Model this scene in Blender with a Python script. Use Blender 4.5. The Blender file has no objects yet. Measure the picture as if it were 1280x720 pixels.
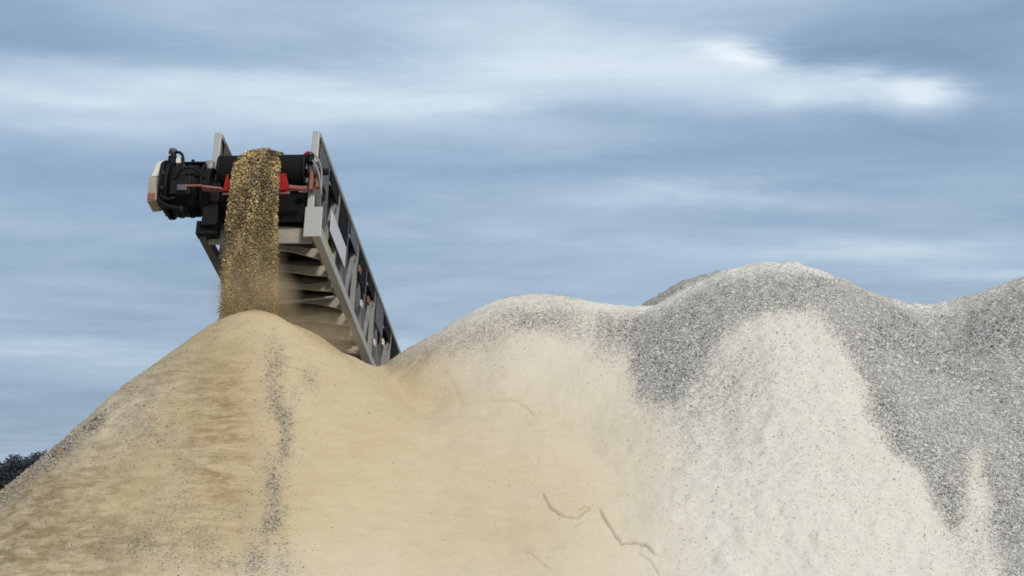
import bpy, math, random
import numpy as np
from mathutils import Vector, Matrix

R = math.radians
rng = np.random.default_rng(7)
random.seed(7)
sc = bpy.context.scene
col = sc.collection

# ------------------------------------------------------------------ camera
F = 2600.0 / 1280.0                 # focal length in frame widths
CAM_Z = 1.7
PITCH = math.atan((630 - 360) / 2600.0)
cam = bpy.data.cameras.new('camera')
cam.sensor_fit = 'HORIZONTAL'; cam.sensor_width = 36.0; cam.lens = 36.0 * F
cam.clip_start = 0.1; cam.clip_end = 20000
co = bpy.data.objects.new('camera', cam); col.objects.link(co)
co.location = (0, 0, CAM_Z); co.rotation_euler = (math.pi / 2 + PITCH, 0, 0)
sc.camera = co
CP, SP = math.cos(PITCH), math.sin(PITCH)

def at(u, v, Y):
    """world point at depth Y for a spot of the 1280x720 survey picture"""
    dy = 2600 * CP - (360 - v) * SP
    dz = 2600 * SP + (360 - v) * CP
    k = Y / dy
    return Vector(((u - 640) * k, Y, CAM_Z + dz * k))

def survey(P):
    """inverse of at(): bearings of world points, used once to lay out the colour of the piles"""
    x, y, z = P[:, 0], P[:, 1], P[:, 2] - CAM_Z
    w = y * CP + z * SP
    return 640 + 2600 * x / w, 360 - 2600 * (z * CP - y * SP) / w

# ------------------------------------------------------------------ world, sun, exposure
SUN_AZ, SUN_EL = R(148), R(50)      # compass bearing from +Y clockwise: behind the camera, to the right
world = bpy.data.worlds.new('World'); sc.world = world; world.use_nodes = True
world.cycles.sampling_method = 'MANUAL'; world.cycles.sample_map_resolution = 256
wt = world.node_tree; wt.nodes.clear()

class NT:
    def __init__(s, t): s.t = t
    def n(s, typ, **kw):
        nd = s.t.nodes.new(typ)
        for k, v in kw.items(): setattr(nd, k, v)
        return nd
    def l(s, a, b): s.t.links.new(a, b)
    def val(s, inp, v):
        if hasattr(v, 'links') or isinstance(v, bpy.types.NodeSocket): s.l(v, inp)
        else: inp.default_value = v
    def m(s, op, a, b=None, c=None, clamp=False):
        nd = s.n('ShaderNodeMath', operation=op, use_clamp=clamp)
        s.val(nd.inputs[0], a)
        if b is not None: s.val(nd.inputs[1], b)
        if c is not None: s.val(nd.inputs[2], c)
        return nd.outputs[0]
    def vm(s, op, a, b=None, scale=None):
        nd = s.n('ShaderNodeVectorMath', operation=op)
        s.val(nd.inputs[0], a)
        if b is not None: s.val(nd.inputs[1], b)
        if scale is not None: s.val(nd.inputs['Scale'], scale)
        return nd.outputs[0]
    def xyz(s, x, y, z):
        nd = s.n('ShaderNodeCombineXYZ')
        for i, v in enumerate((x, y, z)): s.val(nd.inputs[i], v)
        return nd.outputs[0]
    def noise(s, vec, scale, detail=4, rough=.55, dist=0.0, out='Fac'):
        nd = s.n('ShaderNodeTexNoise')
        s.l(vec, nd.inputs['Vector'])
        nd.inputs['Scale'].default_value = scale; nd.inputs['Detail'].default_value = detail
        nd.inputs['Roughness'].default_value = rough; nd.inputs['Distortion'].default_value = dist
        return nd.outputs[out]
    def ramp(s, fac, stops, interp='LINEAR'):
        nd = s.n('ShaderNodeValToRGB'); r = nd.color_ramp; r.interpolation = interp
        while len(r.elements) < len(stops): r.elements.new(.5)
        for e, (p, c) in zip(r.elements, stops):
            e.position = p; e.color = (c[0], c[1], c[2], 1)
        s.l(fac, nd.inputs[0]); return nd.outputs[0]
    def mix(s, fac, a, b, blend='MIX'):
        nd = s.n('ShaderNodeMix', data_type='RGBA', blend_type=blend)
        s.val(nd.inputs['Factor'], fac)
        for i, v in ((6, a), (7, b)):
            if isinstance(v, tuple): nd.inputs[i].default_value = (*v, 1)
            else: s.l(v, nd.inputs[i])
        return nd.outputs[2]

W = NT(wt)
sky = W.n('ShaderNodeTexSky', sky_type='NISHITA')
sky.sun_disc = False; sky.sun_elevation = SUN_EL; sky.sun_rotation = SUN_AZ
sky.air_density = 1.0; sky.dust_density = 1.5
tc = W.n('ShaderNodeTexCoord'); D = tc.outputs['Generated']
sep = W.n('ShaderNodeSeparateXYZ'); W.l(D, sep.inputs[0])
dx, dy, dz = sep.outputs
zz = W.m('ADD', W.m('MAXIMUM', dz, 0.0), 0.07)
P = W.xyz(W.m('DIVIDE', dx, zz), W.m('DIVIDE', dy, zz), 0.0)      # flat cloud deck overhead
# cloud deck: layered streaks
n1 = W.noise(P, 0.55, 4, .5, .4)
n2 = W.noise(W.vm('MULTIPLY', P, (1.0, 1.6, 1)), 1.7, 5, .62, .4)
# bearings for the larger cloud banks that can be made out one by one
wv = W.noise(W.vm('MULTIPLY', D, (9.0, 9.0, 34.0)), 1.0, 5, .62, 0.3, 'Color')
wo = W.vm('SUBTRACT', wv, (.5, .5, .5))
ws = W.n('ShaderNodeSeparateXYZ'); W.l(wo, ws.inputs[0])
az = W.m('ADD', W.m('ARCTAN2', dx, dy), W.m('MULTIPLY', ws.outputs[0], .13))
el = W.m('ADD', W.m('ARCSINE', dz), W.m('MULTIPLY', ws.outputs[1], .026))
AE = W.xyz(az, el, 0.0)
BANKS = [ # u, v, half width, half height, strength
    (1158, 112, 58, 24, .42), (950, 62, 42, 18, .40), (900, 72, 80, 18, .15), (730, 88, 210, 36, .30), (1030, 112, 120, 24, .32), (620, 25, 260, 36, .20), (480, 62, 80, 18, .08),
    (250, 118, 270, 30, .20), (520, 140, 200, 26, .16), (60, 158, 130, 14, .12), (700, 150, 140, 10, -.10),
    (180, 58, 300, 20, -.20), (40, 16, 220, 26, -.12), (1110, 62, 125, 22, -.26), (1260, 12, 150, 22, -.18), (1210, 70, 110, 26, -.12),
    (1080, 190, 300, 34, -.16), (860, 248, 120, 12, .22), (720, 185, 110, 14, .10), (1120, 275, 300, 16, -.10), (650, 285, 110, 10, .10),
    (1120, 312, 120, 11, .18), (1240, 338, 120, 8, .20), (600, 345, 260, 50, -.08), (70, 440, 130, 7, .12),
    (120, 235, 240, 32, -.13), (100, 340, 280, 60, -.15), (560, 235, 150, 24, -.08), (150, 540, 300, 60, -.15), (30, 290, 140, 8, .07), (250, 385, 160, 8, .05),
]
tot = W.m('ADD', W.m('MULTIPLY', W.m('SUBTRACT', n1, .5), .62), W.m('MULTIPLY', W.m('SUBTRACT', n2, .5), .32))
for u, v, su, sv, a in BANKS:
    d = (at(u, v, 100) - Vector((0, 0, CAM_Z))).normalized()
    a0, e0 = math.atan2(d.x, d.y), math.asin(d.z)
    qv = W.vm('MULTIPLY', W.vm('SUBTRACT', AE, (a0, e0, 0)), (2600 / su, 2600 / sv, 0))
    dd = W.n('ShaderNodeVectorMath', operation='DOT_PRODUCT'); W.l(qv, dd.inputs[0]); W.l(qv, dd.inputs[1])
    g = W.m('POWER', .4966, dd.outputs['Value'])
    tot = W.m('MULTIPLY_ADD', g, a * .80, tot)
fac = W.m('ADD', tot, .385, clamp=True)
K = 5.9                             # cloud radiance before the 0.10 background strength
cl = W.ramp(fac, [(0.0, (.145, .210, .315)), (.26, (.222, .315, .448)), (.46, (.355, .455, .580)),
                  (.66, (.575, .665, .73)), (.95, (.90, .94, .96))], 'B_SPLINE')
cl = W.vm('SCALE', cl, scale=K)
final = W.mix(.9, sky.outputs[0], cl)
bg = W.n('ShaderNodeBackground'); bg.inputs['Strength'].default_value = 0.10
W.l(final, bg.inputs['Color'])
out = W.n('ShaderNodeOutputWorld'); W.l(bg.outputs[0], out.inputs['Surface'])

sun = bpy.data.lights.new('sun', 'SUN'); sun.energy = 1.5; sun.angle = R(12); sun.color = (1, .955, .88)
so = bpy.data.objects.new('sun', sun); col.objects.link(so)
sd = Vector((math.sin(SUN_AZ) * math.cos(SUN_EL), math.cos(SUN_AZ) * math.cos(SUN_EL), math.sin(SUN_EL)))
so.rotation_euler = sd.to_track_quat('Z', 'Y').to_euler(); so.location = (8, -10, 30)

vs = sc.view_settings
sc.display_settings.display_device = 'sRGB'
vs.view_transform = 'Standard'; vs.look = 'None'; vs.gamma = 1; vs.exposure = 0.95; vs.use_curve_mapping = False
sc.cycles.filter_width = 1.7
sc.cycles.max_bounces = 4; sc.cycles.diffuse_bounces = 3

# ------------------------------------------------------------------ materials
def material(name, build):
    m = bpy.data.materials.new(name); m.use_nodes = True
    t = m.node_tree; t.nodes.clear(); N = NT(t)
    o = N.n('ShaderNodeOutputMaterial'); b = N.n('ShaderNodeBsdfPrincipled')
    N.l(b.outputs[0], o.inputs['Surface'])
    build(N, b); return m

def attr(N, name, out='Fac'):
    a = N.n('ShaderNodeAttribute'); a.attribute_name = name; return a.outputs[out]

def bump(N, b, h, strength, dist):
    nd = N.n('ShaderNodeBump'); nd.inputs['Strength'].default_value = strength; nd.inputs['Distance'].default_value = dist
    N.l(h, nd.inputs['Height']); N.l(nd.outputs[0], b.inputs['Normal'])

def paint(name, c, rough=.5, metal=0.0, dirt=(.33, .26, .17), amount=.45, scale=6.0, spec=.4):
    """painted or bare steel with dust sitting in patches"""
    def f(N, b):
        g = N.n('ShaderNodeTexCoord').outputs['Object']
        n = N.noise(g, scale, 6, .65)
        k = N.ramp(n, [(.42, (0, 0, 0)), (.72, (1, 1, 1))])
        f2 = N.noise(g, scale * 7, 4, .6)
        base = N.mix(N.m('MULTIPLY', f2, .45), c, tuple(x * .55 for x in c))
        N.l(N.mix(N.m('MULTIPLY', k, amount), base, dirt), b.inputs['Base Color'])
        N.l(N.m('ADD', N.m('MULTIPLY', n, .35), rough - .15, clamp=True), b.inputs['Roughness'])
        b.inputs['Metallic'].default_value = metal
        b.inputs['Specular IOR Level'].default_value = spec
        bump(N, b, f2, .25, .004)
    return material(name, f)

M = {
    'steel': paint('galvanised_steel', (.25, .25, .245), .55, .35, (.36, .31, .23), .45),
    'chord': paint('pale_steel', (.40, .395, .375), .5, .2, (.42, .36, .27), .4),
    'darksteel': paint('dark_steel', (.085, .085, .09), .55, .3, (.22, .18, .13), .45),
    'black': paint('black_machinery', (.007, .007, .008), .6, 0, (.022, .02, .018), .25, spec=.15),
    'rubber': paint('belt_rubber', (.009, .009, .009), .85, 0, (.026, .022, .018), .30, spec=.1),
    'red': paint('red_paint', (.30, .008, .010), .6, 0, (.06, .012, .01), .25, spec=.15),
    'pink': paint('faded_red_steel', (.20, .055, .045), .6, 0, (.24, .15, .11), .6),
    'dusty': paint('dust_coated_steel', (.30, .27, .215), .85, 0, (.42, .36, .27), .6, 4),
    'cream': paint('cream_guard_paint', (.72, .68, .56), .6, 0, (.45, .38, .27), .35),
    'beige': paint('dirty_guard_paint', (.38, .33, .25), .7, 0, (.20, .16, .11), .6),
    'white': paint('white_panel', (.58, .59, .60), .5, 0, (.40, .36, .30), .3),
    'rust': paint('rusty_skirt', (.075, .060, .058), .7, .1, (.16, .075, .05), .6, 5),
    'yellow': paint('hi_vis_tape', (.70, .78, .06), .5, 0, (.5, .5, .2), .15),
    'orange': paint('dull_red_fitting', (.26, .075, .045), .6, 0, (.2, .12, .08), .5),
}

def m_sand(N, b):
    g = N.n('ShaderNodeTexCoord').outputs['Object']
    grey, tan, brn = attr(N, 'grey'), attr(N, 'tan'), attr(N, 'brown')
    fine = N.noise(g, 60, 3, .7); mid = N.noise(g, 9, 5, .6); big = N.noise(g, 1.6, 4, .6)
    streak = N.noise(N.vm('MULTIPLY', g, (3.0, 3.0, 13.0)), 1.0, 6, .70, .35)
    cream = N.mix(mid, (.66, .60, .485), (.60, .53, .41))
    cream = N.mix(attr(N, 'pale'), cream, N.mix(mid, (.66, .61, .525), (.60, .55, .465)))
    tanc = N.mix(streak, (.42, .315, .172), (.555, .45, .29))
    c = N.mix(N.m('ADD', tan, N.m('MULTIPLY', N.m('SUBTRACT', big, .5), .5), clamp=True), cream, tanc)
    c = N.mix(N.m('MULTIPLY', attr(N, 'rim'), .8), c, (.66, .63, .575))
    wk = N.m('MULTIPLY', brn, N.ramp(streak, [(.36, (0, 0, 0)), (.60, (1, 1, 1))]))
    c = N.mix(wk, c, (.27, .19, .095))
    c = N.mix(N.m('MULTIPLY', attr(N, 'crack_shade'), .8), c, (.20, .145, .085))  # dark shade inside the cracks, painted into the sand colour
    # coarse grey grit showing through
    vor = N.n('ShaderNodeTexVoronoi'); vor.feature = 'F1'; vor.inputs['Scale'].default_value = 46
    N.l(g, vor.inputs['Vector'])
    cell = N.n('ShaderNodeSeparateColor'); N.l(vor.outputs['Color'], cell.inputs[0])
    gc = N.ramp(cell.outputs[0], [(0, (.15, .144, .134)), (.35, (.34, .325, .30)), (.75, (.58, .56, .525)), (1, (.74, .715, .675))])
    gc = N.mix(tan, gc, N.mix(1.0, gc, (.66, .60, .50), 'MULTIPLY'))
    gm = N.m('ADD', grey, N.m('MULTIPLY', N.m('SUBTRACT', N.noise(g, 14, 4, .7), .5), .9))
    gk = N.m('MULTIPLY', N.ramp(gm, [(.15, (0, 0, 0)), (.95, (1, 1, 1))]), .9)
    c = N.mix(gk, c, gc)
    c = N.mix(N.m('MULTIPLY', N.m('SUBTRACT', .62, fine, clamp=True), .9), c, N.mix(.5, c, (.22, .17, .11)))
    N.l(c, b.inputs['Base Color'])
    b.inputs['Roughness'].default_value = .95; b.inputs['Specular IOR Level'].default_value = .12
    h = N.m('ADD', N.m('MULTIPLY', fine, .5), N.m('MULTIPLY', mid, .8))
    h = N.m('ADD', h, N.m('MULTIPLY', N.m('MULTIPLY', vor.outputs['Distance'], gk), -2.4))
    bump(N, b, h, .55, .022)
M['sand'] = material('quarry_fines', m_sand)

def m_stone(N, b):
    g = N.n('ShaderNodeTexCoord').outputs['Object']
    c = attr(N, 'tint', 'Color')
    N.l(N.mix(N.m('MULTIPLY', N.noise(g, 90, 3, .6), .5), c, (.10, .09, .08)), b.inputs['Base Color'])
    b.inputs['Roughness'].default_value = .9; b.inputs['Specular IOR Level'].default_value = .2
M['stone'] = material('crushed_stone', m_stone)

def m_ground(N, b):
    g = N.n('ShaderNodeTexCoord').outputs['Object']
    N.l(N.mix(N.noise(g, .7, 6, .6), (.30, .26, .20), (.42, .37, .28)), b.inputs['Base Color'])
    b.inputs['Roughness'].default_value = .95; bump(N, b, N.noise(g, 12, 5, .7), .5, .03)
M['ground'] = material('quarry_floor', m_ground)

def m_leaf(N, b):
    g = N.n('ShaderNodeTexCoord').outputs['Object']
    N.l(N.mix(N.noise(g, .9, 4, .7), (.016, .023, .028), (.034, .043, .044)), b.inputs['Base Color'])  # bluish distance haze is put into the leaf colour
    b.inputs['Roughness'].default_value = .8
M['leaf'] = material('dark_foliage', m_leaf)

# ------------------------------------------------------------------ object helpers
def link(name, me, mat, parent=None):
    o = bpy.data.objects.new(name, me); col.objects.link(o)
    if mat: me.materials.append(M[mat])
    if parent: o.parent = parent
    return o

def tag(o, label=None, cat=None, group=None, kind=None):
    for k, v in (('label', label), ('category', cat), ('group', group), ('kind', kind)):
        if v: o[k] = v
    return o

def np_mesh(name, V, Fc, smooth=True):
    me = bpy.data.meshes.new(name); n, k = Fc.shape
    me.vertices.add(len(V)); me.vertices.foreach_set('co', np.ascontiguousarray(V, dtype=np.float32).ravel())
    me.loops.add(n * k); me.loops.foreach_set('vertex_index', np.ascontiguousarray(Fc, dtype=np.int32).ravel())
    me.polygons.add(n); me.polygons.foreach_set('loop_start', np.arange(0, n * k, k, dtype=np.int32))
    me.polygons.foreach_set('loop_total', np.full(n, k, dtype=np.int32))
    me.update(calc_edges=True)
    me.polygons.foreach_set('use_smooth', np.full(n, smooth, dtype=bool))
    return me

def add_attr(me, name, arr):
    a = me.attributes.new(name, 'FLOAT', 'POINT'); a.data.foreach_set('value', np.ascontiguousarray(arr, dtype=np.float32))

def stones_mesh(name, P, rad, tint, flat=.75):
    """many small irregular eight-sided chips joined in one mesh"""
    n = len(P)
    base = np.array([[1, 0, 0], [-1, 0, 0], [0, 1, 0], [0, -1, 0], [0, 0, 1], [0, 0, -1]], float)
    fac = np.array([[0, 2, 4], [2, 1, 4], [1, 3, 4], [3, 0, 4], [2, 0, 5], [1, 2, 5], [3, 1, 5], [0, 3, 5]])
    V = base[None] * (1 + rng.uniform(-.35, .35, (n, 6, 1))) + rng.uniform(-.28, .28, (n, 6, 3))
    V *= rng.uniform(.65, 1.25, (n, 1, 3))
    q = rng.normal(size=(n, 4)); q /= np.linalg.norm(q, axis=1)[:, None]
    w, x, y, z = q.T
    Rm = np.stack([1 - 2 * (y * y + z * z), 2 * (x * y - z * w), 2 * (x * z + y * w), 2 * (x * y + z * w), 1 - 2 * (x * x + z * z), 2 * (y * z - x * w),
                   2 * (x * z - y * w), 2 * (y * z + x * w), 1 - 2 * (x * x + y * y)], 1).reshape(n, 3, 3)
    V = np.einsum('nij,nkj->nki', Rm, V) * rad[:, None, None] + P[:, None]
    Fc = (fac[None] + 6 * np.arange(n)[:, None, None]).reshape(-1, 3)
    me = np_mesh(name, V.reshape(-1, 3), Fc, False)
    a = me.attributes.new('tint', 'FLOAT_COLOR', 'POINT')
    c = np.ones((n, 6, 4), np.float32); c[:, :, :3] = tint[:, None]
    a.data.foreach_set('color', c.ravel())
    return me

# ------------------------------------------------------------------ numpy value noise
def vnoise(x, y, seed):
    r = np.random.default_rng(seed); T = r.random((256, 256))
    xi = np.floor(x).astype(int); yi = np.floor(y).astype(int); fx = x - xi; fy = y - yi
    fx = fx * fx * fx * (fx * (fx * 6 - 15) + 10); fy = fy * fy * fy * (fy * (fy * 6 - 15) + 10)
    g = lambda a, b: T[a % 256, b % 256]
    return (g(xi, yi) * (1 - fx) + g(xi + 1, yi) * fx) * (1 - fy) + (g(xi, yi + 1) * (1 - fx) + g(xi + 1, yi + 1) * fx) * fy - .5

def fbm(x, y, seed, oct=4, gain=.5):
    s = 0; a = 1; f = 1
    for k in range(oct):
        s = s + a * vnoise(x * f + 17.3 * k, y * f - 9.1 * k, seed + k); a *= gain; f *= 2.03
    return s

sm = lambda a, b, x: (lambda t: t * t * (3 - 2 * t))(np.clip((x - a) / (b - a), 0, 1))

# ------------------------------------------------------------------ ground
gv = np.array([[-9000, -3000, 0], [9000, -3000, 0], [9000, 15000, 0], [-9000, 15000, 0]], float)
ground = tag(link('ground', np_mesh('ground', gv, np.array([[0, 1, 2, 3]])), 'ground'), kind='structure')

# ------------------------------------------------------------------ the piles: one height field, cut where two heaps meet
xs = np.concatenate([np.arange(-11, -6.6, .08), np.arange(-6.6, .10, .022), np.arange(.10, 1.75, .0115), np.arange(1.75, 7.2, .022), np.arange(7.2, 13, .08)])
ys = np.concatenate([np.arange(15.5, 19.6, .08), np.arange(19.6, 20.6, .022), np.arange(20.6, 22.6, .0115), np.arange(22.6, 27.9, .022), np.arange(27.9, 36, .09)])
GX, GY = np.meshgrid(xs, ys)

def ridge(pts, n):
    p = np.array([list(at(*q[:3])) + [q[3]] for q in pts])
    t = np.r_[0, np.cumsum(np.hypot(np.diff(p[:, 0]), np.diff(p[:, 1])))]
    s = np.linspace(0, t[-1], n)
    # smooth (cosine-free cubic) interpolation through the survey points
    m = np.gradient(p, t, axis=0)
    i = np.clip(np.searchsorted(t, s, 'right') - 1, 0, len(t) - 2); h = (t[i + 1] - t[i])[:, None]; w = ((s - t[i])[:, None]) / h
    return (2 * w**3 - 3 * w**2 + 1) * p[i] + (w**3 - 2 * w**2 + w) * h * m[i] + (-2 * w**3 + 3 * w**2) * p[i + 1] + (w**3 - w**2) * h * m[i + 1]

# owner, crest points (u, v, depth, crest rounding), samples, slope
CRESTS = [
    (0, [(316, 389, 24.15, .42), (317, 389, 24.17, .42)], 2, .87),
    (0, [(316, 391, 24.2, .4), (350, 402, 24.6, .35), (400, 430, 25.2, .3), (450, 454, 26.0, .3)], 24, .80),
    (1, [(450, 462, 26.0, .3), (480, 457, 26.3, .3), (510, 448, 26.4, .3), (560, 416, 26.6, .3), (630, 378, 26.7, .3), (675, 367, 26.7, .3), (740, 376, 26.7, .3), (792, 384, 26.6, .3)], 50, .74),
    (2, [(792, 384, 26.6, .3), (830, 378, 26.6, .3), (880, 353, 26.5, .3), (935, 334, 26.3, .3), (985, 328, 26.2, .3), (1020, 340, 26.3, .3), (1060, 357, 26.5, .3), (1130, 378, 26.9, .3), (1170, 381, 27.0, .3)], 60, .74),
    (3, [(1170, 381, 27.0, .3), (1220, 369, 26.9, .3), (1280, 347, 26.7, .3), (1350, 325, 26.6, .3), (1430, 330, 26.8, .3)], 40, .74),
    (4, [(800, 420, 30.6, .3), (860, 352, 30.4, .3), (940, 345, 30.2, .3), (1000, 400, 30.5, .3)], 24, .74),
    # fans of fines pushed out in front of the crests
    (1, [(655, 408, 25.9, .2), (720, 424, 25.7, .25), (745, 424, 25.6, .2)], 16, .74),
    (2, [(900, 409, 25.4, .2), (955, 392, 25.35, .2), (1012, 388, 25.35, .12)], 20, .78),
    (3, [(1213, 560, 23.9, .10), (1216, 566, 23.8, .10)], 3, .80),
    (0, [(560, 520, 24.2, .9), (640, 530, 24.1, .9)], 6, .66),
]
best = np.full(GX.shape, -1e9); owner = np.zeros(GX.shape, int); acc = np.zeros(GX.shape); KS = 16.0
per = []
for own, pts, n, sl in CRESTS:
    z1 = np.full(GX.shape, -1e9)
    wob = 1 + .05 * fbm(GX * .5, GY * .5, 90 + own, 3)
    for X, Y, Z, rr in ridge(pts, n):
        d2 = (GX - X)**2 + (GY - Y)**2
        z1 = np.maximum(z1, Z - sl * wob * (np.sqrt(d2 + rr * rr) - rr))
    per.append((own, z1))
    upd = z1 > best; best[upd] = z1[upd]; owner[upd] = own
H = best + np.log(sum(np.exp(np.clip((z - best) * KS, -40, 0)) for _, z in per)) / KS * .75
# relief: slump waves, runnels down the slope, lumps
H += .055 * fbm(GX * .9, GY * .9, 3, 3) + .020 * fbm(GX * 3.1, GY * 3.1, 11, 4)
H -= .20 * sm(-4.5, -6.0, GX) 
PX, PY = survey(np.stack([GX.ravel(), GY.ravel(), H.ravel()], 1)); U = PX.reshape(GX.shape); V_ = PY.reshape(GX.shape)
blob = lambda u, v, su, sv: np.exp(-.7 * (((U - u) / su)**2 + ((V_ - v) / sv)**2))

def poly(pts, feather):
    """1 inside a closed outline, fading over `feather`"""
    p = np.array(pts, float); q = np.roll(p, -1, 0); ins = np.zeros(U.shape, bool); dm = np.full(U.shape, 1e9)
    for (ax, ay), (bx, by) in zip(p, q):
        if ay != by: ins ^= ((ay > V_) != (by > V_)) & (U < (bx - ax) * (V_ - ay) / (by - ay) + ax)
        t = np.clip(((U - ax) * (bx - ax) + (V_ - ay) * (by - ay)) / ((bx - ax)**2 + (by - ay)**2 + 1e-9), 0, 1)
        dm = np.minimum(dm, np.hypot(U - ax - t * (bx - ax), V_ - ay - t * (by - ay)))
    return sm(-feather, feather, np.where(ins, dm, -dm))

def curve(pts, wdt):
    dm = np.full(U.shape, 1e9); sg = np.zeros(U.shape); s_at = np.zeros(U.shape); L = 0
    for (ax, ay), (bx, by) in zip(pts[:-1], pts[1:]):
        l = math.hypot(bx - ax, by - ay)
        t = np.clip(((U - ax) * (bx - ax) + (V_ - ay) * (by - ay)) / (l * l), 0, 1)
        d = np.hypot(U - ax - t * (bx - ax), V_ - ay - t * (by - ay))
        k = d < dm; dm[k] = d[k]; s_at[k] = L + t[k] * l
        sg[k] = np.sign((bx - ax) * (V_[k] - ay) - (by - ay) * (U[k] - ax)); L += l
    return dm, sg, s_at / L

wu = U + 15 * fbm(U / 60, V_ / 60, 31, 4); wvv = V_ + 15 * fbm(U / 60, V_ / 60, 47, 3)
U0, V0 = U, V_; U, V_ = wu, wvv
GREY = [
    (poly([(480, 470), (480, 380), (640, 330), (800, 350), (800, 490), (786, 466), (770, 440), (745, 428), (720, 431), (690, 425), (665, 414), (645, 411), (620, 427), (560, 446)], 16), .50),
    (poly([(800, 500), (782, 440), (765, 340), (985, 290), (1300, 300), (1300, 740), (1262, 740), (1250, 690), (1240, 630), (1228, 585), (1216, 566), (1204, 590), (1198, 650), (1190, 668), (1178, 650), (1150, 610),
           (1120, 560), (1090, 510), (1065, 455), (1045, 420), (1025, 396), (1008, 390), (960, 396), (920, 408), (890, 432), (870, 470), (835, 500)], 17), .92),
]
grey = np.zeros(U.shape)
for m, a in GREY: grey = np.maximum(grey, m * a)
for u, v, su, sv, a in [(675, 398, 62, 17, .82), (768, 415, 34, 34, .85), (590, 420, 30, 14, .55), (900, 480, 60, 50, .33), (980, 440, 70, 60, .22), (960, 560, 140, 80, .16), (1090, 600, 90, 90, .08),
                        (348, 470, 15, 40, .62), (380, 478, 30, 22, .42), (352, 540, 13, 60, .62), (340, 600, 13, 50, .6), (346, 660, 17, 45, .62), (320, 700, 45, 22, .45), (205, 500, 42, 42, .40), (190, 570, 60, 40, .38),
                        (150, 690, 90, 30, .40), (245, 650, 70, 30, .30), (1225, 680, 40, 80, .35), (590, 440, 60, 20, .2), (850, 515, 50, 40, .30), (1000, 470, 60, 40, -.15), (1270, 600, 20, 160, .3)]:
    grey = np.maximum(grey, a * blob(u, v, su, sv)) if a > .4 else grey + a * blob(u, v, su, sv) * (1 - grey)
U, V_ = U0, V0
dl, sgl, _ = curve([(-120, 728), (0, 620), (60, 572), (120, 527), (200, 462), (262, 414)], 1)
edge = np.exp(-(dl / (9 + 9 * sm(160, 20, U)))**2) * (sm(280, 60, U)) * (.75 + .8 * fbm(U / 30, V_ / 30, 77, 3))
grey = np.where(U < 460, grey * np.clip(.85 + 1.3 * fbm(U / 26, V_ / 34, 133, 4), .3, 1.3), grey)
grey = np.clip(np.maximum(grey, edge * .9), 0, 1)
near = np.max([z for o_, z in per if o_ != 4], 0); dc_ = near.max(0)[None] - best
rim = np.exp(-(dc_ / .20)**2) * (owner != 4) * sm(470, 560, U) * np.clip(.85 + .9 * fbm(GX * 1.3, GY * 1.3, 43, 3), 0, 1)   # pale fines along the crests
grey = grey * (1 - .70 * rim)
dlobe = np.minimum(curve([(1190, 660), (1150, 610), (1120, 560), (1090, 510), (1065, 455), (1045, 420), (1025, 396), (1008, 388), (960, 392), (920, 404), (890, 428), (868, 468), (835, 500)], 1)[0],
                   curve([(645, 408), (665, 411), (690, 422), (745, 425), (770, 437), (790, 475), (800, 495)], 1)[0])
fan_edge = np.exp(-(dlobe / 34)**2)                            # band along the fan edges where chips get less pale tint
tan = 1.0 * blob(290, 520, 130, 200) + .85 * blob(60, 660, 160, 110) + .8 * blob(450, 470, 90, 60) + .50 * blob(520, 600, 170, 160) + .42 * blob(640, 690, 150, 120) + .25 * blob(720, 560, 90, 120) + .5 * blob(330, 400, 90, 30)
tan = np.where(owner == 4, .75, tan)
tan = np.clip(tan, 0, 1) * (1 - .5 * sm(760, 900, U))
brown = np.clip(1.0 * blob(70, 620, 120, 90) + 1.0 * blob(275, 540, 42, 120) + .6 * blob(190, 470, 60, 30) + .5 * blob(40, 700, 140, 40), 0, 1)

pale = np.clip(sm(740, 900, U) + .6 * blob(690, 450, 110, 50), 0, 1)
crack_shade = np.zeros(U.shape)
# runnels and terraces on the left heap, cracks in the slab of fines, their shade painted too
left = sm(300, 120, U) * sm(380, 470, V_)
H += left * .028 * fbm(U / 46, V_ / 11, 61, 4)
H += grey * .035 * fbm(GX * 9, GY * 9, 71, 3)
rough = sm(790, 900, U)
H += rough * (.030 * fbm(GX * 2.6, GY * 1.1, 83, 4) + .030 * fbm(GX * 8, GY * 7, 85, 4))
H += (1 - rough) * .014 * fbm(GX * 2.4, GY * 2.0, 87, 4)
H += .012 * fbm(GX * 5.5, GY * 1.6, 81, 3) * sm(420, 520, V_)
for pts, dep, w, lift in [
    ([(676, 612), (686, 632), (700, 644), (720, 648), (732, 640), (740, 634)], .030, 1.0, .014), ([(716, 658), (728, 652)], .025, 1.1, .0), ([(722, 640), (732, 634), (738, 635)], .035, 1.3, .0), ([(746, 632), (757, 650), (768, 668), (776, 680), (790, 679), (806, 683), (824, 697)], .028, 1.1, .020),
    ([(796, 690), (814, 704), (826, 722)], .014, 1.0, .008), ([(612, 504), (640, 500), (656, 508), (670, 522)], .012, 1.2, .008), ([(552, 462), (568, 480), (578, 508)], .008, 1.6, .006),
    ([(170, 690), (190, 680), (212, 680), (226, 686)], .03, 1.4, .012), ([(652, 690), (664, 693), (676, 704), (690, 716)], .012, 1.1, .006), ([(586, 590), (600, 600), (622, 604)], .006, 1.3, .004)]:
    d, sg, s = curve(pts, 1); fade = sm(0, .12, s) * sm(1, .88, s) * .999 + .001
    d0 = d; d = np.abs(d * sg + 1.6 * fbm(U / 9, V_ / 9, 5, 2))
    crack_shade = np.maximum(crack_shade, min(1, dep / .05) * fade * np.exp(-(d / (w * .75))**2))
    H -= dep * fade * np.exp(-(d / w)**2)
    H += lift * fade * (sg < 0) * np.exp(-d0 / 26)

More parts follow.
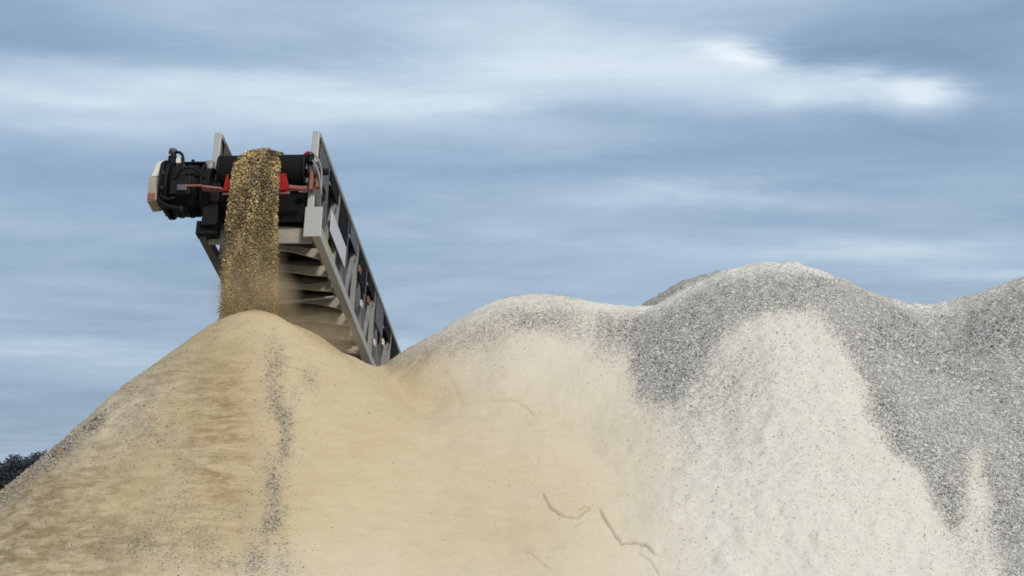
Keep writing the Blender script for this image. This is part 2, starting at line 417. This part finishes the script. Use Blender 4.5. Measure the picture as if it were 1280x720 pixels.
nx, ny = len(xs), len(ys)
VV = np.stack([GX.ravel(), GY.ravel(), H.ravel()], 1)
idx = np.arange(nx * ny).reshape(ny, nx)
Q = np.stack([idx[:-1, :-1], idx[:-1, 1:], idx[1:, 1:], idx[1:, :-1]], -1).reshape(-1, 4)
qo = owner[:-1, :-1].ravel()
keep = VV[Q, 2].max(1) > -.03
Q, qo = Q[keep], qo[keep]

PILES = [
    'tan cone of fine sand and gravel growing under the falling stream',
    'low rounded heap beside the conveyor with smooth cream face and grey gravel crest',
    'tallest grey gravel heap with a pale cream fan of fines down its front',
    'dark grey gravel heap cut off by the right edge of the picture',
    'small brownish crest peeping out behind the tallest grey heap',
]
fx = VV[Q]; area = .5 * np.linalg.norm(np.cross(fx[:, 2] - fx[:, 0], fx[:, 3] - fx[:, 1]), axis=1)
gq = grey.ravel()[Q].mean(1); tq = tan.ravel()[Q].mean(1); uq = U.ravel()[Q].mean(1); vq = V_.ravel()[Q].mean(1); eq = edge.ravel()[Q].mean(1)
crest = rim.ravel()[Q].mean(1); fq = fan_edge.ravel()[Q].mean(1)
cx_, cy_ = fx[:, :, 0].mean(1), fx[:, :, 1].mean(1)
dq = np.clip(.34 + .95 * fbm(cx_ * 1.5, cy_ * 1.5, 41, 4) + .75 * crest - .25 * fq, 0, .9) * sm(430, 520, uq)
front = (fx[:, :, 1].mean(1) < 27.6) & (uq > -30) & (uq < 1310) & (vq < 745)
GREYS = np.array([[.70, .68, .645], [.60, .58, .545], [.46, .444, .415], [.30, .288, .267], [.14, .133, .124], [.50, .47, .41], [.42, .36, .27]])
TANS = np.array([[.56, .46, .30], [.42, .31, .17], [.30, .215, .12], [.60, .53, .40], [.19, .14, .085], [.48, .45, .40]])
for k, lab in enumerate(PILES):
    f = qo == k; q = Q[f]
    used, inv = np.unique(q, return_inverse=True); P = VV[used]
    o0 = np.array([P[:, 0].mean(), P[:, 1].mean(), 0.0])
    me = np_mesh('gravel_pile', P - o0, inv.reshape(-1, 4))
    for nm, a in (('grey', grey), ('tan', tan), ('brown', brown), ('crack_shade', crack_shade), ('rim', rim), ('pale', pale)): add_attr(me, nm, a.ravel()[used])
    pile = tag(link('gravel_pile', me, 'sand'), lab, 'gravel pile', 'heaps of the stockpile')
    pile.location = o0
    # loose chips lying on the slope
    dens = (sm(.12, .85, gq) * 2250 + gq * 600 + 60 + 750 * sm(800, 900, uq) + 420 * sm(430, 300, uq)) * front * f + 90 * f * (~front) * gq
    cnt = rng.poisson(dens * area); sel = np.repeat(np.arange(len(Q)), cnt)
    a, b = rng.random((2, len(sel), 1)); g = fx[sel]
    p = (g[:, 0] * (1 - a) + g[:, 1] * a) * (1 - b) + (g[:, 3] * (1 - a) + g[:, 2] * a) * b
    rad = rng.lognormal(math.log(.0072), .34, len(sel)) * (1 + .9 * eq[sel]) * (.58 + .47 * gq[sel])
    p[:, 2] += rad * .25
    warm = rng.random(len(sel)) < np.clip(tq[sel] * .9, 0, .75)
    t = np.where(warm[:, None], TANS[rng.integers(0, len(TANS), len(sel))], (.62 + .38 * sm(430, 560, uq[sel]))[:, None] * GREYS[rng.integers(0, len(GREYS), len(sel))]) * rng.uniform(.85, 1.12, (len(sel), 1))
    finec = np.array([.66, .61, .53]) * (1 - tq[sel, None]) + np.array([.50, .39, .23]) * tq[sel, None]
    mixk = .92 * (1 - sm(.25, .75, gq[sel]))[:, None] * rng.uniform(.55, 1.5, (len(sel), 1)).clip(0, 1)
    t = t * (1 - mixk) + finec * mixk * rng.uniform(.55, 1.12, (len(sel), 1))
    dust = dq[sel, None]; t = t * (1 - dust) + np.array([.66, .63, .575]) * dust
    tag(link('loose_gravel', stones_mesh('loose_gravel', p - o0, rad, t), 'stone', pile), kind='stuff')

# ------------------------------------------------------------------ conveyor
YAW, INC = R(5.6), R(18.5)
HEAD = at(330, 216, 25.2)
ex = Vector((math.cos(YAW), -math.sin(YAW), 0)); hd = Vector((math.sin(YAW), math.cos(YAW), 0))
ey = hd * math.cos(INC) - Vector((0, 0, 1)) * math.sin(INC); ez = ex.cross(ey)
BASE = HEAD + ey * 13.2; BASE.z = 0
def L(x, y, z): return HEAD + ex * x + ey * y + ez * z - BASE

class MB:
    def __init__(s): s.v = []; s.f = []
    def hexa(s, c):
        i = len(s.v); s.v += [tuple(p) for p in c]
        s.f += [tuple(i + k for k in q) for q in ((0, 3, 2, 1), (4, 5, 6, 7), (0, 1, 5, 4), (1, 2, 6, 5), (2, 3, 7, 6), (3, 0, 4, 7))]
        return s
    def box(s, x0, x1, y0, y1, z0, z1):
        return s.hexa([L(*p) for p in ((x0, y0, z0), (x1, y0, z0), (x1, y1, z0), (x0, y1, z0), (x0, y0, z1), (x1, y0, z1), (x1, y1, z1), (x0, y1, z1))])
    def bar(s, a, b, w, h):
        """square bar between two local points"""
        A, B = Vector(a), Vector(b); d = (B - A).normalized(); sx = d.cross(Vector((1, 0, 0)))
        if sx.length < .1: sx = d.cross(Vector((0, 1, 0)))
        sx.normalize(); sy = d.cross(sx)
        c = [P + sx * (i * w / 2) + sy * (j * h / 2) for P in (A, B) for i, j in ((-1, -1), (1, -1), (1, 1), (-1, 1))]
        return s.hexa([L(*p) for p in c])
    def tube(s, pts, rad, n=12, cap=True):
        pts = [Vector(p) for p in pts]; rad = rad if isinstance(rad, (list, tuple)) else [rad] * len(pts)
        i0 = len(s.v); up = None
        for k, p in enumerate(pts):
            d = (pts[min(k + 1, len(pts) - 1)] - pts[max(k - 1, 0)]).normalized()
            if up is None: up = d.orthogonal().normalized()
            up = (up - d * up.dot(d)).normalized(); sd_ = d.cross(up)
            for j in range(n):
                a = 2 * math.pi * j / n
                s.v.append(tuple(L(*(p + (up * math.cos(a) + sd_ * math.sin(a)) * rad[k]))))
        for k in range(len(pts) - 1):
            for j in range(n):
                a, b = i0 + k * n + j, i0 + k * n + (j + 1) % n
                s.f.append((a, b, b + n, a + n))
        if cap:
            s.f.append(tuple(i0 + j for j in reversed(range(n)))); s.f.append(tuple(i0 + (len(pts) - 1) * n + j for j in range(n)))
        return s
    def prism(s, prof, y0, y1, axis='y'):
        """closed outline in (x, z) pushed along y, or (y, z) pushed along x"""
        i = len(s.v); n = len(prof)
        for t in (y0, y1):
            for a, b in prof: s.v.append(tuple(L(a, t, b) if axis == 'y' else L(t, a, b)))
        s.f.append(tuple(range(i, i + n))); s.f.append(tuple(reversed(range(i + n, i + 2 * n))))
        for j in range(n): s.f.append((i + j, i + n + j, i + n + (j + 1) % n, i + (j + 1) % n))
        return s
    def build(s, name, mat, parent, bev=0.0, smooth=False):
        me = bpy.data.meshes.new(name); me.from_pydata(s.v, [], s.f); me.update()
        if smooth:
            me.polygons.foreach_set('use_smooth', [len(p.vertices) == 4 for p in me.polygons])
        o = link(name, me, mat, parent)
        if bev:
            b = o.modifiers.new('bevel', 'BEVEL'); b.width = bev; b.segments = 2; b.limit_method = 'ANGLE'
        return o

conv = bpy.data.objects.new('conveyor', None); col.objects.link(conv); conv.location = BASE
tag(conv, 'steel lattice stacker conveyor with black drum pouring gravel onto the tan cone', 'conveyor')
LEN = 13.0
HW = .615; ZT, ZB = .56, -.80
# belt: top run, wrap round the drum, return run
rd = .205
prof = [(LEN, rd + .012), (0, rd + .012)]
prof += [(-math.sin(a) * (rd + .012), math.cos(a) * (rd + .012)) for a in np.linspace(0, math.pi, 18)[1:-1]]
prof += [(0, -rd - .012), (LEN, -rd - .012), (LEN, -rd), (0, -rd)]
prof += [(-math.sin(a) * rd, math.cos(a) * rd) for a in np.linspace(math.pi, 0, 18)[1:-1]] + [(0, rd), (LEN, rd)]
MB().prism(prof, -.50, .50, 'x').build('belt', 'rubber', conv, smooth=False)
dr = MB().tube([(-.545, 0, 0), (.545, 0, 0)], rd - .003, 32).build('head_drum', 'black', conv, smooth=True)
MB().tube([(-.80, 0, 0), (.80, 0, 0)], .045, 16).build('shaft', 'black', dr, smooth=True)
for s in (-1, 1):
    MB().tube([(s * .507, 0, 0), (s * .545, 0, 0)], .225, 32).build('drum_flange', 'black', dr, smooth=True)
# upper black cover plates over the drum shoulders and rubber skirt beneath
for s, a, b in ((-1, -.56, -.30), (1, .24, .535)):
    MB().box(a, b, .12, .17, .10, .262).build('belt_guard', 'rubber', conv, .01)
MB().box(-.53, .53, .02, .05, -.66, -.245).build('scraper_skirt', 'rubber', conv)
# scraper: bar with red holders
SZ = -.19
MB().tube([(-.72, -.25, -.17 + SZ), (.60, -.25, -.17 + SZ)], .022, 10).build('scraper_bar', 'pink', conv, smooth=True)
for x0, x1 in ((-.42, -.345), (.19, .36)):
    r_ = MB().prism([(x0, -.20 + SZ), (x1, -.20 + SZ), (x1 + (.03 if x0 > 0 else 0), -.15 + SZ), (x1 - .02, .03 + SZ), (x0 + (.0 if x0 > 0 else .03), .03 + SZ)], -.29, -.262).build('scraper_holder', 'red', conv, .006)
    MB().box(x0 - .005, x1 + .04, -.262, -.24, -.235 + SZ, -.205 + SZ).build('scraper_blade', 'pink', r_)
MB().bar((.385, -.27, -.155 + SZ), (.60, -.24, -.165 + SZ), .055, .04).build('scraper_arm', 'pink', conv, .006)
MB().bar((-.70, -.34, -.155 + SZ), (-.43, -.27, -.16 + SZ), .03, .03).build('scraper_arm', 'pink', conv, .006)
MB().box(-.69, -.50, -.12, -.06, -.76, -.16).build('drive_bracket', 'black', conv, .01)

# truss walls
NB = 17; step = LEN / NB
for s in (-1, 1):
    X = s * HW
    w = MB().box(X - .042, X + .042, -.03, .02, ZB + .12, ZT).build('end_post', 'chord', conv, .008)
    MB().box(X - .05, X + .05, .02, LEN, ZT - .07, ZT - .002).build('top_chord', 'steel', conv, .008)
    xo = X + s * .085
    MB().box(xo - .05, xo + .05, .02, LEN, ZB - .06, ZB + .07).build('bottom_chord', 'chord' if s > 0 else 'darksteel', conv, .008)
    if s > 0:
        MB().box(X - .055, X + .16, -.052, -.032, ZB - .10, ZB + .30).build('corner_plate', 'chord', conv, .006)
        MB().box(xo + .002, xo + .053, .05, .95, ZB + .0725, ZB + .085).build('hi_vis_tape', 'yellow', conv)
    else:
        MB().box(xo - .065, xo + .20, -.06, .10, ZB - .05, ZB + .13).build('corner_bracket', 'black', conv, .01)
        MB().tube([(xo + .05, -.05, ZB + .10), (xo + .05, -.05, ZB + .34)], .035, 10).build('ram', 'black', conv, smooth=True)
        MB().tube([(xo + .17, -.04, ZB + .0), (xo + .17, -.04, ZB + .42)], .04, 10).build('ram', 'black', conv, smooth=True)
    MB().box(X - s * .06 - .006, X - s * .06 + .006, .14, LEN, ZB + .10, ZT - .068).build('skirt_panel', 'rust', conv)
    for k in range(NB):
        y0 = .02 + k * step; y1 = y0 + step
        MB().box(X - .03, X + .03, y1 - .035, y1 + .035, ZB + .07, ZT - .07).build('upright', 'steel' if k % 2 else 'darksteel', conv)
        a, b = (ZB + .07, ZT - .09) if k % 2 else (ZT - .09, ZB + .07)
        MB().bar((X, y0 + .06, a), (X, y1 - .06, b), .055, .05).build('diagonal', 'steel', conv)
        # rubber side sheets bolted between the uprights, every second one black
        zs = (ZT - .30, ZT - .085) if k % 2 else (ZT - .52, ZT - .10)
        MB().box(X + s * .036, X + s * .044, y0 + .10, y1 - .10, *zs).build('side_sheet', 'rubber' if k % 3 else 'darksteel', conv)
    # white panel on the flank
sg = MB().box(HW + .046, HW + .058, 1.0, 2.1, -.32, -.02).build('sign_panel', 'white', conv, .004)
for k, (y, z, m_) in enumerate([(3.4, -.28, 'white'), (3.9, .0, 'orange'), (4.6, -.35, 'white'), (5.3, -.05, 'cream'), (5.6, -.45, 'orange'), (6.3, -.2, 'white'), (7.2, -.4, 'cream'), (3.1, .1, 'orange')]):
    MB().box(HW + .046, HW + .066, y, y + .12, z, z + .09).build('tag_plate', m_, conv)
# dust coated cross plates with arched lower edges, idlers between them
for k in range(24):
    y = .10 + k * .52; n = 12
    top = ZB + .085; hgt = .215 if k == 0 else .15
    lower = []
    for j in range(n + 1):
        t = j / n; x = -HW - .02 + t * (2 * HW + .04)
        arch = math.sin(math.pi * t)**1.3 * (.085 + .03 * math.sin(k * 2.1)) + .012 * math.sin(9 * t + k * 1.7)
        lower.append((x, top - hgt + (arch if k else .02)))
    wav = [(-x, top + .03 * math.sin(5 * j + k) * math.sin(math.pi * j / n)) for j, (x, _) in enumerate(lower)]
    cp = MB().prism(lower + [(HW + .02, top)] + [(-x, z) for x, z in wav[1:-1]][::-1] [::1] + [(-HW - .02, top)] if False else lower + [(x, top + .025 * math.sin(6 * x + k)) for x in np.linspace(HW + .02, -HW - .02, 9)], y, y + .03).build('cross_plate', 'dusty', conv)
    MB().tube([(-.52, y + .33, -.285), (.52, y + .33, -.285)], .05, 10).build('return_roller', 'darksteel', conv, smooth=True)
    MB().tube([(-.52, y + .33, .13), (.52, y + .33, .13)], .05, 10).build('carry_roller', 'darksteel', conv, smooth=True)
MB().bar((-.25, 2.0, ZB - .05), (.62, 1.9, ZB - .02), .022, .022).build('tie_rod', 'chord', conv)
MB().bar((-.55, 3.4, ZB - .05), (.60, 3.7, ZB - .02), .022, .022).build('tie_rod', 'dusty', conv)

# drive on the left: gearbox in line with the drum, motor, guard, hoses
GZ = -.24
dv = MB().tube([(-.60, 0, GZ), (-.78, 0, GZ), (-.78, 0, GZ), (-1.11, 0, GZ)], [.28, .29, .32, .32], 28).build('gearbox', 'black', conv, smooth=True)
MB().tube([(-1.105, 0, GZ), (-1.15, 0, GZ)], .35, 28).build('gearbox_flange', 'black', dv, smooth=True)
for j in range(10):
    a = j * 2 * math.pi / 10
    MB().tube([(-1.14, .315 * math.sin(a), GZ + .315 * math.cos(a)), (-1.175, .315 * math.sin(a), GZ + .315 * math.cos(a))], .022, 6).build('bolt', 'darksteel', dv)
MB().tube([(-1.15, 0, GZ), (-1.20, 0, GZ), (-1.20, 0, GZ), (-1.235, 0, GZ)], [.30, .29, .25, .24], 24).build('motor_cover', 'black', dv, smooth=True)
for x in (-.68, -.86, -.99):
    MB().tube([(x, 0, GZ), (x - .03, 0, GZ)], .33, 28).build('cooling_rib', 'black', dv, smooth=True)
MB().box(-1.06, -.80, -.36, -.24, -.46, -.20).build('brake_housing', 'black', dv, .02)
MB().box(-.96, -.84, -.39, -.34, -.42, -.34).build('brake_cap', 'darksteel', dv, .01)
MB().prism([(-1.37, -.47), (-1.255, -.46), (-1.24, -.13), (-1.375, -.14)], -.20, .10).build('guard_box', 'beige', conv, .012)
MB().prism([(-1.36, -.125), (-1.25, -.115), (-1.19, .11), (-1.30, .08)], -.18, .08).build('guard_cap', 'cream', conv, .012)
MB().box(-1.365, -1.27, -.207, -.202, -.45, -.36).build('guard_vent', 'orange', conv)
MB().tube([(-1.13, -.1, .0), (-1.13, -.12, .18)], .055, 12).build('valve_block', 'black', dv, smooth=True)
MB().tube([(-1.12, -.12, .17), (-1.12, -.13, .22), (-1.13, -.13, .23), (-1.13, -.13, .27)], [.035, .035, .055, .05], 12).build('valve_knob', 'darksteel', dv, smooth=True)
MB().box(-1.07, -1.00, -.18, -.08, .06, .14).build('breather_cap', 'cream', dv, .012)
MB().tube([(-.89, -.05, .06), (-.89, -.05, .165)], .022, 8).build('breather_pipe', 'black', dv)
MB().box(-.98, -.66, -.14, .16, .075, .10).build('mount_plate', 'black', dv, .006)
def hose(pts, r=.018, mat='black', n=10):
    P_ = [Vector(p) for p in pts]; outp = []
    for i in range(len(P_) - 1):
        p0, p1, p2, p3 = P_[max(i - 1, 0)], P_[i], P_[i + 1], P_[min(i + 2, len(P_) - 1)]
        for k in range(5):
            t = k / 5
            outp.append(.5 * ((2 * p1) + (p2 - p0) * t + (2 * p0 - 5 * p1 + 4 * p2 - p3) * t * t + (3 * p1 - p0 - 3 * p2 + p3) * t**3))
    outp.append(P_[-1])
    return MB().tube(outp, r, 8).build('hose', mat, conv, smooth=True)
hose([(-1.12, -.14, .21), (-1.05, -.16, .22), (-.985, -.2, .15), (-.97, -.2, .05), (-.98, -.24, -.08)], .018)
hose([(-1.20, -.2, -.42), (-1.19, -.28, -.50), (-1.12, -.3, -.57), (-1.0, -.28, -.60), (-.92, -.2, -.58), (-.86, -.1, -.50)], .026)
hose([(-1.19, -.22, -.36), (-1.15, -.3, -.46), (-1.07, -.33, -.51), (-.98, -.30, -.47)], .02)
hose([(-1.16, -.12, .10), (-1.20, -.24, .02), (-1.20, -.28, -.15), (-1.19, -.24, -.36)], .028)
hose([(-1.00, -.36, -.25), (-.92, -.40, -.15), (-.80, -.38, -.12), (-.68, -.30, -.18), (-.60, -.2, -.30)], .018)
MB().tube([(-.92, -.24, -.57), (-.92, -.24, -.64)], .035, 10).build('hose_fitting', 'black', dv)
MB().tube([(-.65, -.12, .09), (-.65, -.12, .0), (-.64, -.14, -.09)], [.06, .05, .025], 12).build('sensor_housing', 'steel', conv, smooth=True)
MB().bar((-.90, -.36, -.35), (-.66, -.36, -.35), .025, .025).build('torque_arm', 'pink', dv)
# right bearing and fittings
br = MB().tube([(.56, 0, 0), (.68, 0, 0)], .13, 16).build('bearing_housing', 'darksteel', conv, smooth=True)
MB().box(.50, .72, -.09, .09, -.19, -.12).build('bearing_foot', 'darksteel', br, .008)
MB().tube([(.60, -.14, .16), (.60, -.14, .05)], .04, 10).build('grease_pot', 'black', conv)
hose([(.55, -.1, .22), (.62, -.16, .18), (.70, -.16, .08), (.74, -.12, -.06), (.75, -.1, -.3)], .012, 'steel')
hose([(.58, -.12, .14), (.66, -.18, .02), (.72, -.16, -.12), (.76, -.1, -.38)], .012, 'steel')
MB().box(.515, .575, -.115, -.09, -.01, .05).build('label_plate', 'white', conv)
MB().box(.475, .575, -.12, -.09, -.33, -.25).build('junction_box', 'steel', conv, .006)
MB().box(.60, .645, -.13, -.05, -.30, -.03).build('tension_bracket', 'orange', conv, .006)
MB().box(.68, .72, -.13, -.05, -.27, -.06).build('tension_bracket', 'orange', conv, .006)
MB().tube([(.52, -.11, .17), (.56, -.11, .21)], .03, 8).build('grease_nipple', 'red', conv)
# legs under the middle and a skid at the tail (they stand behind the heaps)
for y in (7.2, 12.4):
    for s in (-1, 1):
        a = L(s * .70, y, ZB) + BASE; b = Vector((a.x + s * .25, a.y, .12))
        m = MB(); d = .06
        m.hexa([p - BASE for p in (b + Vector((-d, -d, 0)), b + Vector((d, -d, 0)), b + Vector((d, d, 0)), b + Vector((-d, d, 0)), a + Vector((-d, -d, 0)), a + Vector((d, -d, 0)), a + Vector((d, d, 0)), a + Vector((-d, d, 0)))])
        lg = m.build('leg', 'steel', conv, .008)
        c = b - BASE; m2 = MB()
        m2.hexa([c + Vector(p) for p in ((-.25, -.35, -.12), (.25, -.35, -.12), (.25, .35, -.12), (-.25, .35, -.12), (-.22, -.3, .02), (.22, -.3, .02), (.22, .3, .02), (-.22, .3, .02))])
        m2.build('foot_plate', 'darksteel', lg, .01)

# ------------------------------------------------------------------ gravel riding on the belt and falling from it
SC = np.array([.045, 0, 0])
def to_world(p): return np.array(HEAD) + p[:, :1] * np.array(ex) + p[:, 1:2] * np.array(ey) + p[:, 2:] * np.array(ez)
n = 9000
lx = np.clip(rng.normal(0, .16, n), -.33, .33); ly = rng.uniform(0, 1, n)**1.6 * 9
lz = rd + .012 + rng.random(n) * .085 * (1 - (lx / .36)**2)
Pl = to_world(np.stack([lx - .02, ly, lz], 1))
load = stones_mesh('belt_load', Pl, rng.uniform(.012, .024, n), TANS[rng.integers(0, len(TANS), n)])
tag(link('belt_load', load, 'stone'), 'layer of tan gravel riding up on the black belt', 'gravel', kind='stuff')

n = 62000
q = rng.random(n)                                          # 0 at the drum crest, 1 at the heap
drop = 2.12 * q
tfall = np.sqrt(2 * drop / 9.81)
V0 = 1.65                                                  # belt speed throws it towards the camera
a = rng.uniform(-1, 1, n); a = np.sign(a) * np.abs(a)**.9
half = .285 + .035 * q
xx = -.045 + .105 * q + a * half * (1 + .09 * rng.normal(size=n) * q)
crown = .10 * (1 - a * a) * np.exp(-q * 9)
dep = rng.uniform(-1, 1, n) * (.04 + .12 * q) * np.sqrt(1.05 - a * a)
W0 = np.array(HEAD + ez * .215)
fwd = -np.array(hd)
Pf = W0 + xx[:, None] * np.array(ex) + (V0 * tfall + dep - .10 * np.exp(-q * 30))[:, None] * fwd + np.stack([np.zeros(n), np.zeros(n), -drop + crown + rng.normal(0, .012, n)], 1)
rad = rng.lognormal(math.log(.0105), .30, n) * (1.12 - .45 * q)
STREAM = np.array([[.52, .36, .13], [.42, .27, .09], [.24, .15, .05], [.58, .45, .22], [.09, .06, .025], [.44, .36, .22], [.15, .10, .04]])
tint = STREAM[rng.integers(0, len(STREAM), n)] * rng.uniform(.8, 1.15, (n, 1))
kq = (sm(.3, 1, q) * .65)[:, None]; tint = tint * (1 - kq) + np.array([.50, .345, .135]) * kq
tint *= np.clip(1 + 1.1 * fbm(xx * 9, drop * 3.5, 151, 4), .45, 1.5)[:, None]          # thicker and thinner curtains
tag(link('falling_gravel', stones_mesh('falling_gravel', Pf, rad, tint), 'stone'), 'column of brown gravel and sand pouring off the conveyor head', 'gravel', kind='stuff')

# ------------------------------------------------------------------ far wood, a dark mass beyond the quarry
tv, tf = [], []
def leafball(c, r, n, size=.12):
    d = rng.normal(size=(n, 3)); d /= np.linalg.norm(d, axis=1)[:, None]
    p = c + d * r * (rng.random((n, 1))**.45) * np.array([1, 1, .8])
    e = rng.normal(size=(2, n, 3)) * size; i = len(tv)
    tv.extend(np.stack([p - e[0], p + e[1], p + e[0]], 1).reshape(-1, 3))
    tf.extend([(i + 3 * q, i + 3 * q + 1, i + 3 * q + 2) for q in range(n)])
for k in range(190):
    near_ = k < 20                                          # the stretch of wood the picture shows, then the rest of the belt
    u = (-45 + k * 7 if near_ else -1150 + (k - 20) * 16) + rng.uniform(-5, 5); Y = rng.uniform(235, 275)
    if not near_ and -50 < u < 95: continue
    v = (566 + 6 * rng.uniform(-.6, .6)) if u < 28 else 552 + rng.uniform(-2, 5)
    if u < 8: v += 4
    t = at(u, v, Y); h = t.z; cr = h * rng.uniform(.26, .34)
    i = len(tv)
    for z, w in ((0, .22), (h * .75, .08)):
        for j in range(5): tv.append(np.array([t.x + w * math.cos(j * 1.2566), Y + w * math.sin(j * 1.2566), z]))
    for j in range(5): tf.append((i + j, i + (j + 1) % 5, i + 5 + (j + 1) % 5, i + 5 + j))
    for j in range(7):
        c = np.array([t.x + rng.normal() * cr * .75, Y + rng.normal() * cr * .6, h - cr * .85 - abs(rng.normal()) * h * .28])
        leafball(c, cr * rng.uniform(.6, .9), 480 if near_ else 130, .12 if near_ else .24)
    for j in range(3):
        leafball(np.array([t.x + rng.normal() * 1.2, Y - 2, rng.uniform(.5, 1.8)]), 1.1, 60)
me = bpy.data.meshes.new('woodland'); me.from_pydata([tuple(p) for p in tv], [], tf); me.update()
tag(link('woodland', me, 'leaf'), 'dark line of far trees at the left edge beyond the tan cone', 'trees', kind='stuff')

# ------------------------------------------------------------------ dust blown off the falling stream
def m_dust(name, blobs, colr, dens):
    m = bpy.data.materials.new(name); m.use_nodes = True; t = m.node_tree; t.nodes.clear(); N = NT(t)
    o = N.n('ShaderNodeOutputMaterial'); v = N.n('ShaderNodeVolumePrincipled'); N.l(v.outputs[0], o.inputs['Volume'])
    g = N.n('ShaderNodeTexCoord').outputs['Object']
    tot = None
    for c, r, a in blobs:
        d = N.vm('DIVIDE', N.vm('SUBTRACT', g, tuple(c)), tuple(r))
        dd = N.n('ShaderNodeVectorMath', operation='DOT_PRODUCT'); N.l(d, dd.inputs[0]); N.l(d, dd.inputs[1])
        e = N.m('MULTIPLY', N.m('POWER', N.m('SUBTRACT', 1.0, dd.outputs['Value'], clamp=True), 1.5), a)
        tot = e if tot is None else N.m('ADD', tot, e)
    ns = N.noise(N.vm('MULTIPLY', g, (1, 1, .55)), 3.2, 4, .6, .6)
    k = N.m('MULTIPLY', N.m('SUBTRACT', ns, .28, clamp=True), 3.0)
    N.l(N.m('MULTIPLY', N.m('MULTIPLY', tot, k), dens), v.inputs['Density'])
    v.inputs['Color'].default_value = (*colr, 1); v.inputs['Anisotropy'].default_value = .2
    return m
def ellipsoids(blobs):
    """closed hull round all the puffs: one box with clipped corners is enough for air"""
    lo = np.min([np.array(c) - np.array(r) for c, r, _ in blobs], 0); hi = np.max([np.array(c) + np.array(r) for c, r, _ in blobs], 0)
    me = bpy.data.meshes.new('dust_cloud')
    me.from_pydata([(x, y, z) for z in (lo[2], hi[2]) for x, y in ((lo[0], lo[1]), (hi[0], lo[1]), (hi[0], hi[1]), (lo[0], hi[1]))], [], [(0, 3, 2, 1), (4, 5, 6, 7), (0, 1, 5, 4), (1, 2, 6, 5), (2, 3, 7, 6), (3, 0, 4, 7)]); me.update()
    return me
o0 = at(318, 392, 24.2)
def puff(u, v, Y, r, a): return (at(u, v, Y) - o0, r, a)
PUFFS = [puff(318, 372, 24.25, (.6, .5, .50), 4.2), puff(316, 335, 24.35, (.48, .45, .6), 1.4), puff(290, 440, 23.7, (.6, .5, .5), 1.3), puff(290, 520, 23.0, (.62, .6, .95), 2.2), puff(385, 425, 24.3, (.8, .6, .45), 1.6)]
me = ellipsoids(PUFFS); dc = link('dust_cloud', me, None); dc.location = o0
me.materials.append(m_dust('dust', PUFFS, (.80, .65, .42), 1.0))
tag(dc, 'pale tan dust hanging round the foot of the falling gravel', 'dust', kind='stuff')
sc.cycles.volume_step_rate = 1.0; sc.cycles.volume_bounces = 1
